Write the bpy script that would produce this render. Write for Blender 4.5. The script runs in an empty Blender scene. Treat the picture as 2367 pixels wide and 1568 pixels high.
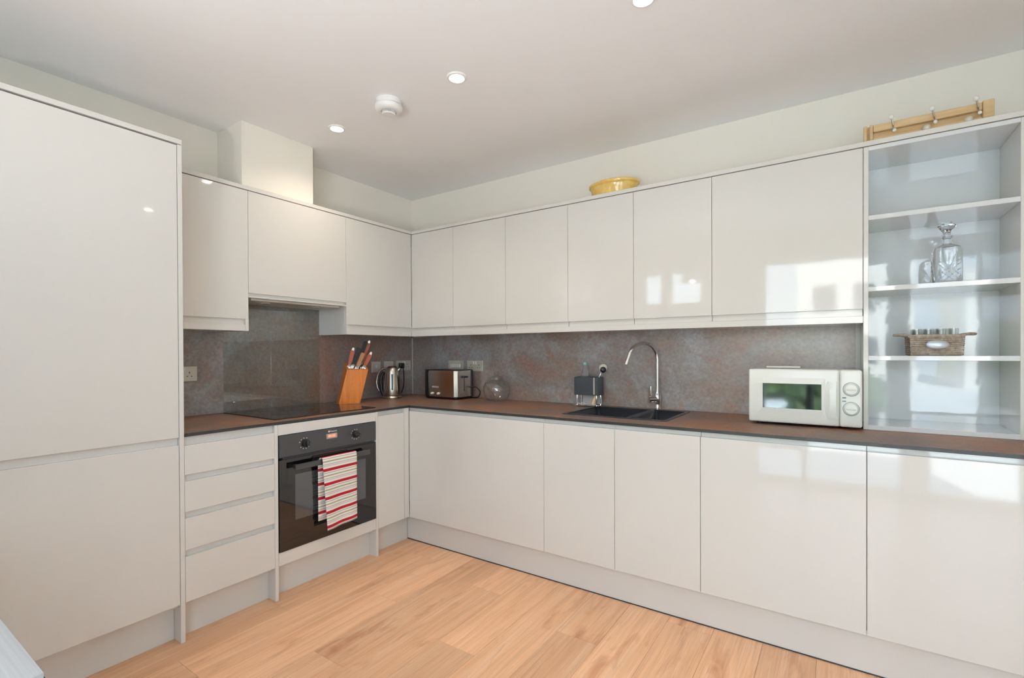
import bpy, bmesh, math, random
from mathutils import Vector, Matrix
random.seed(7)
PI = math.pi
COL = bpy.context.scene.collection
SC = bpy.context.scene

# ------------------------------------------------------------------ camera, world, exposure
cd = bpy.data.cameras.new('camera'); cam = bpy.data.objects.new('camera', cd); COL.objects.link(cam)
yaw, pit, rol = .5919, -.0063, -.0041
fw = Vector((-math.sin(yaw)*math.cos(pit), math.cos(yaw)*math.cos(pit), math.sin(pit)))
rt = Vector((math.cos(yaw), math.sin(yaw), 0)); up = rt.cross(fw)
c_, s_ = math.cos(rol), math.sin(rol)
rt, up = rt*c_ + up*s_, up*c_ - rt*s_
M = Matrix((rt, up, -fw)).transposed().to_4x4(); M.translation = Vector((2.9942, -2.9475, 1.2448))
cam.matrix_world = M
cd.sensor_width = 36; cd.lens = 1125.13/2367*36; cd.shift_x = 0.0002; cd.shift_y = 38.1/2367
cd.clip_start = .05
SC.camera = cam
SC.view_settings.view_transform = 'Standard'; SC.view_settings.look = 'None'
SC.view_settings.gamma = 1; SC.view_settings.use_curve_mapping = False
SC.view_settings.exposure = 0.33
SC.cycles.max_bounces = 14; SC.cycles.diffuse_bounces = 7; SC.cycles.glossy_bounces = 6
SC.cycles.transmission_bounces = 10; SC.cycles.transparent_max_bounces = 12
SC.cycles.sample_clamp_indirect = 6
SC.cycles.use_denoising = True

W = bpy.data.worlds.new('sky'); SC.world = W; W.use_nodes = True
nt = W.node_tree; nt.nodes.clear()
wo = nt.nodes.new('ShaderNodeOutputWorld'); bg = nt.nodes.new('ShaderNodeBackground')
tc = nt.nodes.new('ShaderNodeTexCoord'); sp = nt.nodes.new('ShaderNodeSeparateXYZ'); cr = nt.nodes.new('ShaderNodeValToRGB')
cr.color_ramp.elements[0].position = .0; cr.color_ramp.elements[0].color = (.72, .85, 1, 1)
cr.color_ramp.elements[1].position = .7; cr.color_ramp.elements[1].color = (.56, .74, 1, 1)
nt.links.new(tc.outputs['Generated'], sp.inputs[0]); nt.links.new(sp.outputs['Z'], cr.inputs[0])
nt.links.new(cr.outputs[0], bg.inputs[0]); bg.inputs[1].default_value = 6.2
nt.links.new(bg.outputs[0], wo.inputs[0])

ZC = 2.527          # ceiling height
YF = -3.6           # window wall
XR = 4.2            # right wall
WINS = [(.98, 1.21, 1.82, 2.2), (1.30, 1.67, 1.80, 2.2), (2.31, 3.44, .06, 2.2), (3.59, 4.16, .06, 2.2)]
for (x0, x1, z0, z1) in WINS:        # daylight portals in the window openings
    ld = bpy.data.lights.new('portal', 'AREA'); ld.shape = 'RECTANGLE'; ld.size = x1-x0; ld.size_y = z1-z0
    ld.cycles.is_portal = True
    lo = bpy.data.objects.new('window_portal', ld); COL.objects.link(lo)
    lo.location = ((x0+x1)/2, YF-.06, (z0+z1)/2); lo.rotation_euler = (PI/2, 0, 0)   # shines along +y

SPOTS = [(.622, -1.194), (1.519, -1.202), (2.406, -1.21), (3.40, -1.15)]
SPOT_W = [18, 26, 13, 5]
for (x, y), pw in zip(SPOTS, SPOT_W):
    ld = bpy.data.lights.new('downlight', 'SPOT'); ld.energy = pw; ld.color = (1, .85, .67)
    ld.spot_size = math.radians(140); ld.spot_blend = 1; ld.shadow_soft_size = .03
    lo = bpy.data.objects.new('downlight_beam', ld); COL.objects.link(lo); lo.location = (x, y, ZC-.012)

FILL_UP = [(2.14, -3.46)]      # added fill light brightening the ceiling, unseen at the window wall behind the camera
for (x, y) in FILL_UP:
    ld = bpy.data.lights.new('fill_uplight', 'SPOT'); ld.energy = 78; ld.color = (1, .97, .93)
    ld.spot_size = math.radians(110); ld.spot_blend = 1; ld.shadow_soft_size = .05
    lo = bpy.data.objects.new('fill_uplight_beam', ld); COL.objects.link(lo); lo.location = (x, y, 1.180); lo.rotation_euler = Vector((.85, -2.4, -1.45)).to_track_quat('Z', 'Y').to_euler()
sd = bpy.data.lights.new('sun', 'SUN'); sd.energy = 46; sd.angle = .01; sd.color = (1, .95, .86)
so = bpy.data.objects.new('sun', sd); COL.objects.link(so); so.rotation_euler = (math.radians(-42), math.radians(14), 0)   # from behind the house onto the garden

# ------------------------------------------------------------------ materials
def mat(name, col, rough=.5, metal=0, spec=.5, coat=0, trans=0, ior=1.5, emit=None, es=0, alpha=1):
    m = bpy.data.materials.new(name); m.use_nodes = True
    b = m.node_tree.nodes['Principled BSDF']; I = b.inputs
    I['Base Color'].default_value = (*col, 1); I['Roughness'].default_value = rough; I['Metallic'].default_value = metal
    I['Specular IOR Level'].default_value = spec; I['Coat Weight'].default_value = coat; I['Coat Roughness'].default_value = .03
    I['Transmission Weight'].default_value = trans; I['IOR'].default_value = ior; I['Alpha'].default_value = alpha
    if emit: I['Emission Color'].default_value = (*emit, 1); I['Emission Strength'].default_value = es
    return m
def N(m, t, **kw):
    n = m.node_tree.nodes.new(t)
    for k, v in kw.items(): setattr(n, k, v)
    return n
def L(m, a, b): m.node_tree.links.new(a, b)
def B(m): return m.node_tree.nodes['Principled BSDF']
def noise(m, scale, detail=4, rough=.5, vec=None, dist=0):
    n = N(m, 'ShaderNodeTexNoise'); n.inputs['Scale'].default_value = scale; n.inputs['Detail'].default_value = detail
    n.inputs['Roughness'].default_value = rough; n.inputs['Distortion'].default_value = dist
    if vec is not None: L(m, vec, n.inputs['Vector'])
    return n
def ramp(m, fac, stops):
    r = N(m, 'ShaderNodeValToRGB'); L(m, fac, r.inputs[0])
    while len(r.color_ramp.elements) < len(stops): r.color_ramp.elements.new(.5)
    for e, (p, c) in zip(r.color_ramp.elements, stops): e.position = p; e.color = (*c, 1)
    return r
def mix(m, f, a, b):
    x = N(m, 'ShaderNodeMix', data_type='RGBA')
    if isinstance(f, (int, float)): x.inputs['Factor'].default_value = f
    else: L(m, f, x.inputs['Factor'])
    for s, v in ((6, a), (7, b)):
        if isinstance(v, tuple): x.inputs[s].default_value = (*v, 1)
        else: L(m, v, x.inputs[s])
    return x.outputs[2]
def bump(m, h, strength, dist=.001):
    b = N(m, 'ShaderNodeBump'); b.inputs['Strength'].default_value = strength; b.inputs['Distance'].default_value = dist
    L(m, h, b.inputs['Height']); L(m, b.outputs[0], B(m).inputs['Normal'])
def objcoord(m, scale=(1, 1, 1), rand=False):
    t = N(m, 'ShaderNodeTexCoord'); mp = N(m, 'ShaderNodeMapping'); mp.inputs['Scale'].default_value = scale
    L(m, t.outputs['Object'], mp.inputs[0])
    if rand:
        oi = N(m, 'ShaderNodeObjectInfo'); mu = N(m, 'ShaderNodeMath', operation='MULTIPLY'); mu.inputs[1].default_value = 37.
        L(m, oi.outputs['Random'], mu.inputs[0]); L(m, mu.outputs[0], mp.inputs['Location'])
        return mp.outputs[0], oi.outputs['Random']
    return mp.outputs[0]

# gloss light-grey cabinet lacquer: faint orange-peel so reflections wobble
GLOSS = mat('gloss_lacquer', (.70, .685, .65), .045, spec=.62)
bump(GLOSS, noise(GLOSS, 9, 2, vec=objcoord(GLOSS)).outputs[0], .035, .004)
CARC = mat('cabinet_board', (.66, .645, .61), .30)
SHELFM = mat('shelf_gloss', (.70, .72, .73), .035, spec=.75)
bump(SHELFM, noise(SHELFM, 14, 2, vec=objcoord(SHELFM)).outputs[0], .06, .004)
WALL = mat('wall_paint', (.85, .815, .735), .85); bump(WALL, noise(WALL, 180, 3, vec=objcoord(WALL)).outputs[0], .08)
CEIL = mat('ceiling_paint', (.88, .885, .895), .9); bump(CEIL, noise(CEIL, 160, 3, vec=objcoord(CEIL)).outputs[0], .08)

def slabmat(name, dark, rough, C0=(.155, .082, .056), C1=(.135, .108, .094), C2=(.185, .186, .192), C3=(.17, .10, .085), spec=.5):
    m = mat(name, (.2, .15, .12), rough, spec=spec)
    v = objcoord(m)
    a = noise(m, 2.1, 9, .62, v, .6); b = noise(m, 5.5, 8, .68, v, 1.1); c = noise(m, 60, 5, .7, v)
    g = ramp(m, a.outputs[0], [(.36, tuple(dark*x for x in C0)), (.50, tuple(dark*x for x in C1)), (.64, tuple(dark*x for x in C2))])
    r = ramp(m, b.outputs[0], [(.52, (0, 0, 0)), (.68, (1, 1, 1))])
    k = mix(m, r.outputs[0], g.outputs[0], tuple(dark*x for x in C3))
    d = ramp(m, c.outputs[0], [(.3, (.72, .72, .72)), (.7, (1.25, 1.22, 1.2))])
    x = N(m, 'ShaderNodeMix', data_type='RGBA', blend_type='MULTIPLY'); x.inputs['Factor'].default_value = 1
    L(m, k, x.inputs[6]); L(m, d.outputs[0], x.inputs[7]); L(m, x.outputs[2], B(m).inputs['Base Color'])
    bump(m, c.outputs[0], .12); return m
SPLASH = slabmat('rust_stone_laminate', 1.95, .34, (.155, .096, .078), (.145, .122, .112), (.182, .182, .192), (.162, .104, .086), 1.0)
WORK = slabmat('rust_worktop_laminate', 1.25, .40, (.25, .122, .070), (.18, .115, .088), (.132, .112, .104), (.28, .145, .09), .15)
EDGE = mat('worktop_black_edge', (.035, .037, .04), .4)

OAK = mat('oak_laminate', (.7, .4, .2), .33, spec=.45)
v, rnd = objcoord(OAK, (1, 1, 1), True)
def scaled(m, vec, s):
    mp = N(m, 'ShaderNodeMapping'); mp.inputs['Scale'].default_value = s; L(m, vec, mp.inputs[0]); return mp.outputs[0]
g1 = noise(OAK, 1, 6, .6, scaled(OAK, v, (30, 1.2, 1)), .7)
g2 = noise(OAK, 1, 4, .6, scaled(OAK, v, (150, 3.5, 1)), .3)
kn = noise(OAK, 1, 4, .55, scaled(OAK, v, (11, 2.6, 1)), .9)
base = ramp(OAK, g1.outputs[0], [(.25, (.72, .385, .205)), (.5, (.84, .485, .28)), (.75, (.90, .58, .37))])
c1 = mix(OAK, ramp(OAK, kn.outputs[0], [(.56, (0, 0, 0)), (.74, (1, 1, 1))]).outputs[0], base.outputs[0], (.60, .28, .145))
c2 = N(OAK, 'ShaderNodeMix', data_type='RGBA', blend_type='MULTIPLY'); c2.inputs['Factor'].default_value = 1
L(OAK, c1, c2.inputs[6]); L(OAK, ramp(OAK, g2.outputs[0], [(.3, (.86, .85, .84)), (.65, (1.04, 1.04, 1.04))]).outputs[0], c2.inputs[7])
hv = N(OAK, 'ShaderNodeHueSaturation'); L(OAK, c2.outputs[2], hv.inputs['Color'])
mr = N(OAK, 'ShaderNodeMapRange'); mr.inputs['To Min'].default_value = .86; mr.inputs['To Max'].default_value = 1.08
L(OAK, rnd, mr.inputs[0]); L(OAK, mr.outputs[0], hv.inputs['Value']); L(OAK, hv.outputs[0], B(OAK).inputs['Base Color'])
bump(OAK, g2.outputs[0], .1)

BLACK = mat('black_plastic', (.012, .012, .013), .3)
BGLASS = mat('black_glass', (.006, .006, .007), .03, spec=.9)
OVENF = mat('oven_black_enamel', (.045, .046, .05), .16, spec=.8)
OVENW = mat('oven_inner_window', (.16, .17, .18), .06, metal=.75)
STEEL = mat('brushed_steel', (.62, .58, .52), .26, metal=1)
DSTEEL = mat('dull_steel', (.30, .31, .31), .4, metal=.8)
CHROME = mat('chrome', (.86, .87, .88), .05, metal=1)
NICKEL = mat('satin_nickel_plate', (.66, .63, .55), .38, metal=.35)
WHITE = mat('white_plastic', (.82, .82, .80), .35)
CREAMP = mat('cream_plastic', (.80, .81, .755), .22)
def thin(name, tint, k):      # thin sheet glass: transparent with a fresnel reflection
    m = bpy.data.materials.new(name); m.use_nodes = True; n = m.node_tree; n.nodes.clear()
    o = n.nodes.new('ShaderNodeOutputMaterial'); t = n.nodes.new('ShaderNodeBsdfTransparent'); g = n.nodes.new('ShaderNodeBsdfGlossy'); x = n.nodes.new('ShaderNodeMixShader')
    lw = n.nodes.new('ShaderNodeLayerWeight'); lw.inputs[0].default_value = .5; pw = n.nodes.new('ShaderNodeMath'); pw.operation = 'POWER'; pw.inputs[1].default_value = 4
    f = n.nodes.new('ShaderNodeMath'); f.operation = 'MULTIPLY_ADD'; f.inputs[1].default_value = .7; f.inputs[2].default_value = k
    n.links.new(lw.outputs['Facing'], pw.inputs[0]); n.links.new(pw.outputs[0], f.inputs[0]); g.inputs['Roughness'].default_value = .01; t.inputs[0].default_value = (*tint, 1)
    n.links.new(f.outputs[0], x.inputs[0]); n.links.new(t.outputs[0], x.inputs[1]); n.links.new(g.outputs[0], x.inputs[2]); n.links.new(x.outputs[0], o.inputs[0]); return m
GLASS = thin('clear_glass', (.97, .98, .98), .07)
DGLASS = mat('cut_glass', (.93, .96, 1), .02, trans=1, ior=1.5)
PANE = thin('splashback_glass', (.94, .965, .955), .06)
WPANE = bpy.data.materials.new('window_pane'); WPANE.use_nodes = True
n_ = WPANE.node_tree; n_.nodes.clear(); o_ = n_.nodes.new('ShaderNodeOutputMaterial'); t_ = n_.nodes.new('ShaderNodeBsdfTransparent')
g_ = n_.nodes.new('ShaderNodeBsdfGlossy'); g_.inputs['Roughness'].default_value = .01; mx_ = n_.nodes.new('ShaderNodeMixShader')
mx_.inputs[0].default_value = .06; t_.inputs[0].default_value = (.96, .98, .97, 1)
n_.links.new(t_.outputs[0], mx_.inputs[1]); n_.links.new(g_.outputs[0], mx_.inputs[2]); n_.links.new(mx_.outputs[0], o_.inputs[0])
LAMP = mat('lamp_lens', (1, .95, .85), .4, emit=(1, .90, .74), es=26)
SINKM = mat('black_composite', (.028, .033, .043), .33)
SLATE = mat('dark_grey_plastic', (.052, .062, .075), .38)
BLKWOOD = mat('orange_beech', (.66, .22, .035), .26, coat=.3)
w_ = noise(BLKWOOD, 1, 5, .6, scaled(BLKWOOD, objcoord(BLKWOOD), (60, 60, 5)), .4)
L(BLKWOOD, ramp(BLKWOOD, w_.outputs[0], [(.3, (.66, .17, .015)), (.7, (.82, .26, .03))]).outputs[0], B(BLKWOOD).inputs['Base Color'])
PINE = mat('pine_wood', (.62, .43, .22), .5)
w_ = noise(PINE, 1, 5, .6, scaled(PINE, objcoord(PINE), (4, 40, 40)), .5)
L(PINE, ramp(PINE, w_.outputs[0], [(.3, (.52, .34, .16)), (.7, (.72, .53, .30))]).outputs[0], B(PINE).inputs['Base Color'])
REDH = mat('red_handle', (.50, .12, .06), .3); TANH = mat('tan_handle', (.50, .25, .11), .4)
CERAM = mat('yellow_glaze', (.72, .47, .13), .12, spec=.7)
w_ = noise(CERAM, 22, 4, .6, objcoord(CERAM)); L(CERAM, ramp(CERAM, w_.outputs[0], [(.35, (.66, .40, .09)), (.7, (.80, .57, .20))]).outputs[0], B(CERAM).inputs['Base Color'])
WICK = mat('grey_wicker', (.34, .28, .22), .8)
w_ = noise(WICK, 70, 3, .6, objcoord(WICK)); L(WICK, ramp(WICK, w_.outputs[0], [(.3, (.24, .18, .14)), (.7, (.46, .40, .33))]).outputs[0], B(WICK).inputs['Base Color'])
PORC = mat('white_porcelain', (.85, .84, .80), .12)
TEAL = mat('teal_cap', (.22, .52, .46), .35)
FROST = mat('soft_clear_plastic', (.86, .93, .97), .08, trans=.9, ior=1.3)
BRISB = mat('beige_plastic', (.66, .60, .48), .4)
RED = mat('red_neon', (.6, .03, .03), .3, emit=(1, .05, .03), es=.6)
LED = mat('oven_display_digits', (.8, .2, .1), .5, emit=(1, .32, .18), es=1.1)
DISP = mat('oven_display_window', (.40, .34, .31), .3)
PRINT = mat('white_print', (.75, .76, .78), .5)
DPRINT = mat('dark_print', (.10, .16, .17), .5)
GAUGE = mat('blue_green_gauge', (.02, .09, .10), .3, spec=.3)
SEAL = mat('dark_seal', (.035, .035, .04), .6)
MWIN = mat('microwave_window', (.10, .11, .115), .05, metal=.85)
TABW = mat('white_textured_laminate', (.72, .74, .75), .45)
w_ = noise(TABW, 1, 5, .6, scaled(TABW, objcoord(TABW), (2, 90, 1)), .4)
L(TABW, ramp(TABW, w_.outputs[0], [(.3, (.50, .51, .52)), (.7, (.64, .65, .66))]).outputs[0], B(TABW).inputs['Base Color']); bump(TABW, w_.outputs[0], .4)
RENDERW = mat('white_render', (.85, .83, .78), .9); LEAF = mat('foliage', (.06, .14, .035), .7)
w_ = noise(LEAF, 5, 6, .7, objcoord(LEAF)); L(LEAF, ramp(LEAF, w_.outputs[0], [(.35, (.006, .016, .006)), (.65, (.07, .13, .035))]).outputs[0], B(LEAF).inputs['Base Color'])
PAVE = mat('paving', (.52, .555, .59), .9)
# striped tea towel
TOWEL = mat('striped_cotton', (.8, .78, .74), .9, spec=.2)
sx = N(TOWEL, 'ShaderNodeUVMap'); sy = N(TOWEL, 'ShaderNodeSeparateXYZ'); L(TOWEL, sx.outputs[0], sy.inputs[0])
fr = N(TOWEL, 'ShaderNodeMath', operation='FRACT'); L(TOWEL, sy.outputs['Y'], fr.inputs[0])
Wt, Rd, Gy, Gn = (.82, .79, .73), (.47, .022, .035), (.50, .46, .44), (.36, .37, .20)
tr = ramp(TOWEL, fr.outputs[0], [(0, Rd), (.20, Wt), (.28, Gy), (.34, Wt), (.47, Gn), (.55, Wt), (.68, Gy), (.74, Wt), (.80, Gy), (.84, Wt)])
tr.color_ramp.interpolation = 'CONSTANT'; L(TOWEL, tr.outputs[0], B(TOWEL).inputs['Base Color'])
bump(TOWEL, noise(TOWEL, 500, 2, vec=objcoord(TOWEL)).outputs[0], .3)

# ------------------------------------------------------------------ mesh helpers
def box(bm, x0, x1, y0, y1, z0, z1, bev=0, seg=2):
    vs = [bm.verts.new(p) for p in ((x0,y0,z0),(x1,y0,z0),(x1,y1,z0),(x0,y1,z0),(x0,y0,z1),(x1,y0,z1),(x1,y1,z1),(x0,y1,z1))]
    fs = [bm.faces.new([vs[i] for i in f]) for f in ((0,3,2,1),(4,5,6,7),(0,1,5,4),(1,2,6,5),(2,3,7,6),(3,0,4,7))]
    if bev:
        es = list({e for f in fs for e in f.edges})
        bmesh.ops.bevel(bm, geom=es, offset=bev, segments=seg, affect='EDGES', profile=.5)
    return bm
def nb(): return bmesh.new()
def bx(*a, **k): return box(nb(), *a, **k)
def frame_of(d):
    d = Vector(d).normalized(); a = Vector((0, 0, 1)) if abs(d.z) < .9 else Vector((1, 0, 0))
    u = d.cross(a).normalized(); return u, d.cross(u).normalized()
def tube(bm, pts, r, seg=12, cap=True):
    pts = [Vector(p) for p in pts]; n = len(pts); rs = r if isinstance(r, (list, tuple)) else [r]*n
    rings = []; u = None
    for i, p in enumerate(pts):
        t = (pts[min(i+1, n-1)] - pts[max(i-1, 0)]).normalized()
        if u is None: u, w = frame_of(t)
        else: u = (u - t*u.dot(t)).normalized(); w = t.cross(u)
        rings.append([bm.verts.new(p + (u*math.cos(2*PI*k/seg) + w*math.sin(2*PI*k/seg))*rs[i]) for k in range(seg)])
    for a, b in zip(rings, rings[1:]):
        for k in range(seg): bm.faces.new((a[k], a[(k+1) % seg], b[(k+1) % seg], b[k]))
    if cap: bm.faces.new(rings[0][::-1]); bm.faces.new(rings[-1])
    return bm
def lathe(bm, prof, c=(0, 0, 0), seg=32, sx=1, sy=1, close=False):
    c = Vector(c); rings = []
    for r, z in prof:
        if r < 1e-6: rings.append([bm.verts.new(c + Vector((0, 0, z)))])
        else: rings.append([bm.verts.new(c + Vector((r*sx*math.cos(2*PI*k/seg), r*sy*math.sin(2*PI*k/seg), z))) for k in range(seg)])
    prs = list(zip(rings, rings[1:])) + ([(rings[-1], rings[0])] if close else [])
    for a, b in prs:
        for k in range(seg):
            q = (k+1) % seg
            if len(a) == 1 and len(b) == 1: continue
            if len(a) == 1: bm.faces.new((a[0], b[q], b[k]))
            elif len(b) == 1: bm.faces.new((a[k], a[q], b[0]))
            else: bm.faces.new((a[k], a[q], b[q], b[k]))
    return bm
def prism(bm, poly, d):      # closed polygon of 3-D points extruded along d
    d = Vector(d); a = [bm.verts.new(Vector(p)) for p in poly]; b = [bm.verts.new(Vector(p)+d) for p in poly]
    bm.faces.new(a[::-1]); bm.faces.new(b); n = len(a)
    for i in range(n): bm.faces.new((a[i], a[(i+1) % n], b[(i+1) % n], b[i]))
    return bm
def grid(bm, us, vs, inside, w0, w1, f):     # solid slab of grid cells with holes; f maps (u,v,w) to a point
    V = {}
    def vt(i, j, k):
        if (i, j, k) not in V: V[i, j, k] = bm.verts.new(f(us[i], vs[j], (w0, w1)[k]))
        return V[i, j, k]
    nu, nv = len(us)-1, len(vs)-1
    ok = {(i, j): inside((us[i]+us[i+1])/2, (vs[j]+vs[j+1])/2) for i in range(nu) for j in range(nv)}
    for (i, j), o in ok.items():
        if not o: continue
        bm.faces.new([vt(*q) for q in ((i,j,1),(i+1,j,1),(i+1,j+1,1),(i,j+1,1))])
        bm.faces.new([vt(*q) for q in ((i,j,0),(i,j+1,0),(i+1,j+1,0),(i+1,j,0))])
        for di, dj, a, b in ((-1,0,(i,j+1),(i,j)),(1,0,(i+1,j),(i+1,j+1)),(0,-1,(i,j),(i+1,j)),(0,1,(i+1,j+1),(i,j+1))):
            if not ok.get((i+di, j+dj), False):
                bm.faces.new((vt(*a, 0), vt(*b, 0), vt(*b, 1), vt(*a, 1)))
    return bm
WM = {}
def obj(name, bm, m, parent=None, smooth=False, **props):
    bmesh.ops.recalc_face_normals(bm, faces=bm.faces)
    me = bpy.data.meshes.new(name); bm.to_mesh(me); bm.free()
    for k in (m if isinstance(m, (list, tuple)) else [m]): me.materials.append(k)
    if smooth:
        for p in me.polygons: p.use_smooth = True
        try: me.set_sharp_from_angle(angle=math.radians(38))
        except Exception: pass
    o = bpy.data.objects.new(name, me); COL.objects.link(o); WM[o] = Matrix.Identity(4)
    if parent is not None:
        o.parent = parent; o.matrix_parent_inverse = WM[parent].inverted()
    for k, v_ in props.items(): o[k] = v_
    return o
def thing(name, label, cat, loc=(0, 0, 0), group=None):
    o = bpy.data.objects.new(name, None); COL.objects.link(o); o.location = loc; o.empty_display_size = .05
    WM[o] = Matrix.Translation(Vector(loc)); o['label'] = label; o['category'] = cat
    if group: o['group'] = group
    return o
def tag(o, label, cat, group=None):
    o['label'] = label; o['category'] = cat
    if group: o['group'] = group
    return o
def dup(root, d, label=None):
    d = Vector(d); r = root.copy(); COL.objects.link(r); r.location = Vector(root.location) + d
    if label: r['label'] = label
    for ch in list(root.children):
        c = ch.copy(); COL.objects.link(c); c.parent = r; c.matrix_parent_inverse = WM[root].inverted()
        for g in list(ch.children): e = g.copy(); COL.objects.link(e); e.parent = c; e.matrix_parent_inverse = WM[ch].inverted()
    return r
def text(name, s, size, loc, xdir, updir, m, parent, label=None):
    cu = bpy.data.curves.new(name, 'FONT'); cu.body = s; cu.size = size; cu.extrude = .0002; cu.align_x = 'CENTER'; cu.align_y = 'CENTER'
    cu.materials.append(m); o = bpy.data.objects.new(name, cu); COL.objects.link(o)
    x = Vector(xdir).normalized(); y = Vector(updir).normalized(); z = x.cross(y)
    mw = Matrix((x, y, z)).transposed().to_4x4(); mw.translation = Vector(loc)
    me = bpy.data.meshes.new_from_object(o); bpy.data.objects.remove(o); me.transform(mw); me.name = name
    o = bpy.data.objects.new(name, me); COL.objects.link(o); o.parent = parent; o.matrix_parent_inverse = WM[parent].inverted()
    o['kind'] = 'stuff'
    return o
def S(name, bm, m, parent=None):
    o = obj(name, bm, m, parent)
    if parent is None: o['kind'] = 'structure'
    return o

# ------------------------------------------------------------------ room shell
fl = S('floor', bx(-.12, XR+.12, YF-.12, .12, -.10, -.0085), mat('floor_underlay', (.20, .13, .08), .8))
row = 0; x = 1.558-.1945*8-.1945
while x < XR:
    x0, x1 = max(x, 0), min(x+.1945, XR)
    if x1 - x0 > .01:
        y = YF + .02 - ((row*.47) % 1.285)
        while y < 0:
            y0, y1 = max(y, YF), min(y+1.285, 0)
            if y1 - y0 > .03:
                pm = nb(); hx, hy = (x1-x0)/2, (y1-y0)/2
                box(pm, -hx+.0004, hx-.0004, -hy+.0004, hy-.0004, -.0085, 0, .0006, 1)
                o = obj('plank', pm, OAK, fl); o.location = ((x0+x1)/2, (y0+y1)/2, 0)
            y += 1.285
    x += .1945; row += 1
S('ceiling', bx(-.12, XR+.12, YF-.12, .12, ZC, ZC+.12), CEIL)
wl = S('wall_left', bx(-.12, 0, YF-.12, .12, 0, ZC), WALL)
S('wall_duct', bx(.0005, .2709, -1.5485, -1.1118, 2.164, ZC-.0005), WALL)
S('wall_back', bx(0, XR, 0, .12, 0, ZC), WALL)
S('wall_right', bx(XR, XR+.12, YF-.12, .12, 0, ZC), WALL)
us = sorted({0, XR, *[w[0] for w in WINS], *[w[1] for w in WINS]}); vs = sorted({0, ZC, *[w[2] for w in WINS], *[w[3] for w in WINS]})
S('wall_front', grid(nb(), us, vs, lambda u, v: not any(a < u < b and c < v < d for a, b, c, d in WINS), YF-.12, YF, lambda u, v, w: (u, w, v)), WALL)
for i, (a, b, c, d) in enumerate(WINS):
    w = nb(); t = .022
    for q in ((a, b, c, c+t), (a, b, d-t, d), (a, a+t, c+t, d-t), (b-t, b, c+t, d-t)): box(w, q[0], q[1], YF-.09, YF-.03, q[2], q[3], .003, 1)
    wo_ = S('window_%d' % (i+1), w, WHITE)
    obj('pane', bx(a+t, b-t, YF-.063, YF-.057, c+t, d-t), WPANE, wo_)

# outside: garden ground, pale building and trees seen only as reflections
g = obj('garden_ground', bx(-14, 18, -34, YF-.12, -.35, -.12), PAVE); g['kind'] = 'structure'
t = thing('building', 'white rendered building across the garden, mirrored in the glossy doors', 'building', (4, -24, 0))
obj('wall', bx(1.5, 5.5, -27, -22, -.12, 5.0), RENDERW, t)
obj('wall', bx(6.8, 12, -27, -21, -.12, 4.2), RENDERW, t)
for k, xw in enumerate((2.1, 3.5, 7.4, 8.8, 10.2)):
    for zw in (.8, 2.9): obj('window', bx(xw, xw+.8, -22.05 if k < 2 else -21.05, -21.95 if k < 2 else -20.95, zw, zw+1.1), OVENW, t)
for k, (tx, ty, r, h) in enumerate(((-3.4, -12, 1.6, 1.2), (.6, -14.5, 1.6, .5), (-.6, -9.3, 1.1, .4), (8.2, -14, 1.6, .8), (3.0, -9.5, .9, .15))):
    b = nb(); bmesh.ops.create_icosphere(b, subdivisions=4, radius=r)
    for vtx in b.verts: vtx.co += vtx.co.normalized()*random.uniform(-.16, .16)*r; vtx.co.z *= .9
    bmesh.ops.translate(b, verts=b.verts, vec=(tx, ty, h))
    bb = thing('garden_shrub', ['large leafy tree left of the garden', 'round shrub left of the building', 'smaller shrub nearest the house', 'tree before the right-hand building', 'low bush in the middle of the garden'][k], 'shrub', (tx, ty, -.12))
    obj('foliage', b, LEAF, bb)
    obj('trunk', tube(nb(), ((tx, ty, -.12), (tx, ty, h)), .08, 8), TANH, bb)

# ------------------------------------------------------------------ splashbacks, trims
GA = .012
o = obj('splashback_panel', bx(.001, GA, -1.9977, -.0005, .9005, 1.60), SPLASH); tag(o, 'rust-brown stone-effect splashback panel behind hob and knife block', 'splashback')
o = obj('splashback_panel', bx(GA+.0002, 3.062, -GA, -.001, .9005, 1.372), SPLASH); tag(o, 'long grey-brown stone-effect splashback panel behind sink', 'splashback')
o = obj('trim_1', bx(GA, GA+.006, -GA-.006, -GA, .9, 1.368), NICKEL); o['kind'] = 'structure'
o = obj('trim_2', bx(3.062, 3.0825, -.014, 0, .9, 1.368), CARC); o['kind'] = 'structure'
t = thing('glass_splashback', 'clear glass splashback sheet fixed behind the black hob', 'splashback', (GA, -1.22, .9))
obj('glass_sheet', bx(GA+.0015, GA+.0075, -1.5322, -.8975, .902, 1.585, .0008, 1), PANE, t)
for (yy, zz) in ((-1.475, .955), (-.955, .955), (-.955, 1.545), (-1.475, 1.545)):
    b = lathe(nb(), ((0, .006), (.007, .005), (.009, 0), (0, 0)), seg=20); b.transform(Matrix.Translation((GA+.0075, yy, zz)) @ Matrix.Rotation(PI/2, 4, 'Y'))
    obj('screw_cap', b, CHROME, t, True)

# ------------------------------------------------------------------ base run, wall A (hob side)
DA, DB, PA, PB = .654, -.679, .588, -.634
T = .018; YT, YO1, YO2 = -1.9977, -1.5761, -.9372
ZD0, ZD1, ZW0, ZW1 = .168, .862, .886, .900
g = .0010
def door_a(b, y0, y1, z0, z1, x=DA, t=.020): return box(b, x-t, x, y0+g, y1-g, z0, z1, .0012, 2)
def door_b(b, x0, x1, z0, z1, y=DB, t=.020): return box(b, x0+g, x1-g, y, y+t, z0, z1, .0012, 2)
def strip_a(y0, y1, z0, z1, x): return bx(x-.012, x, y0, y1, z0, z1)

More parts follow.
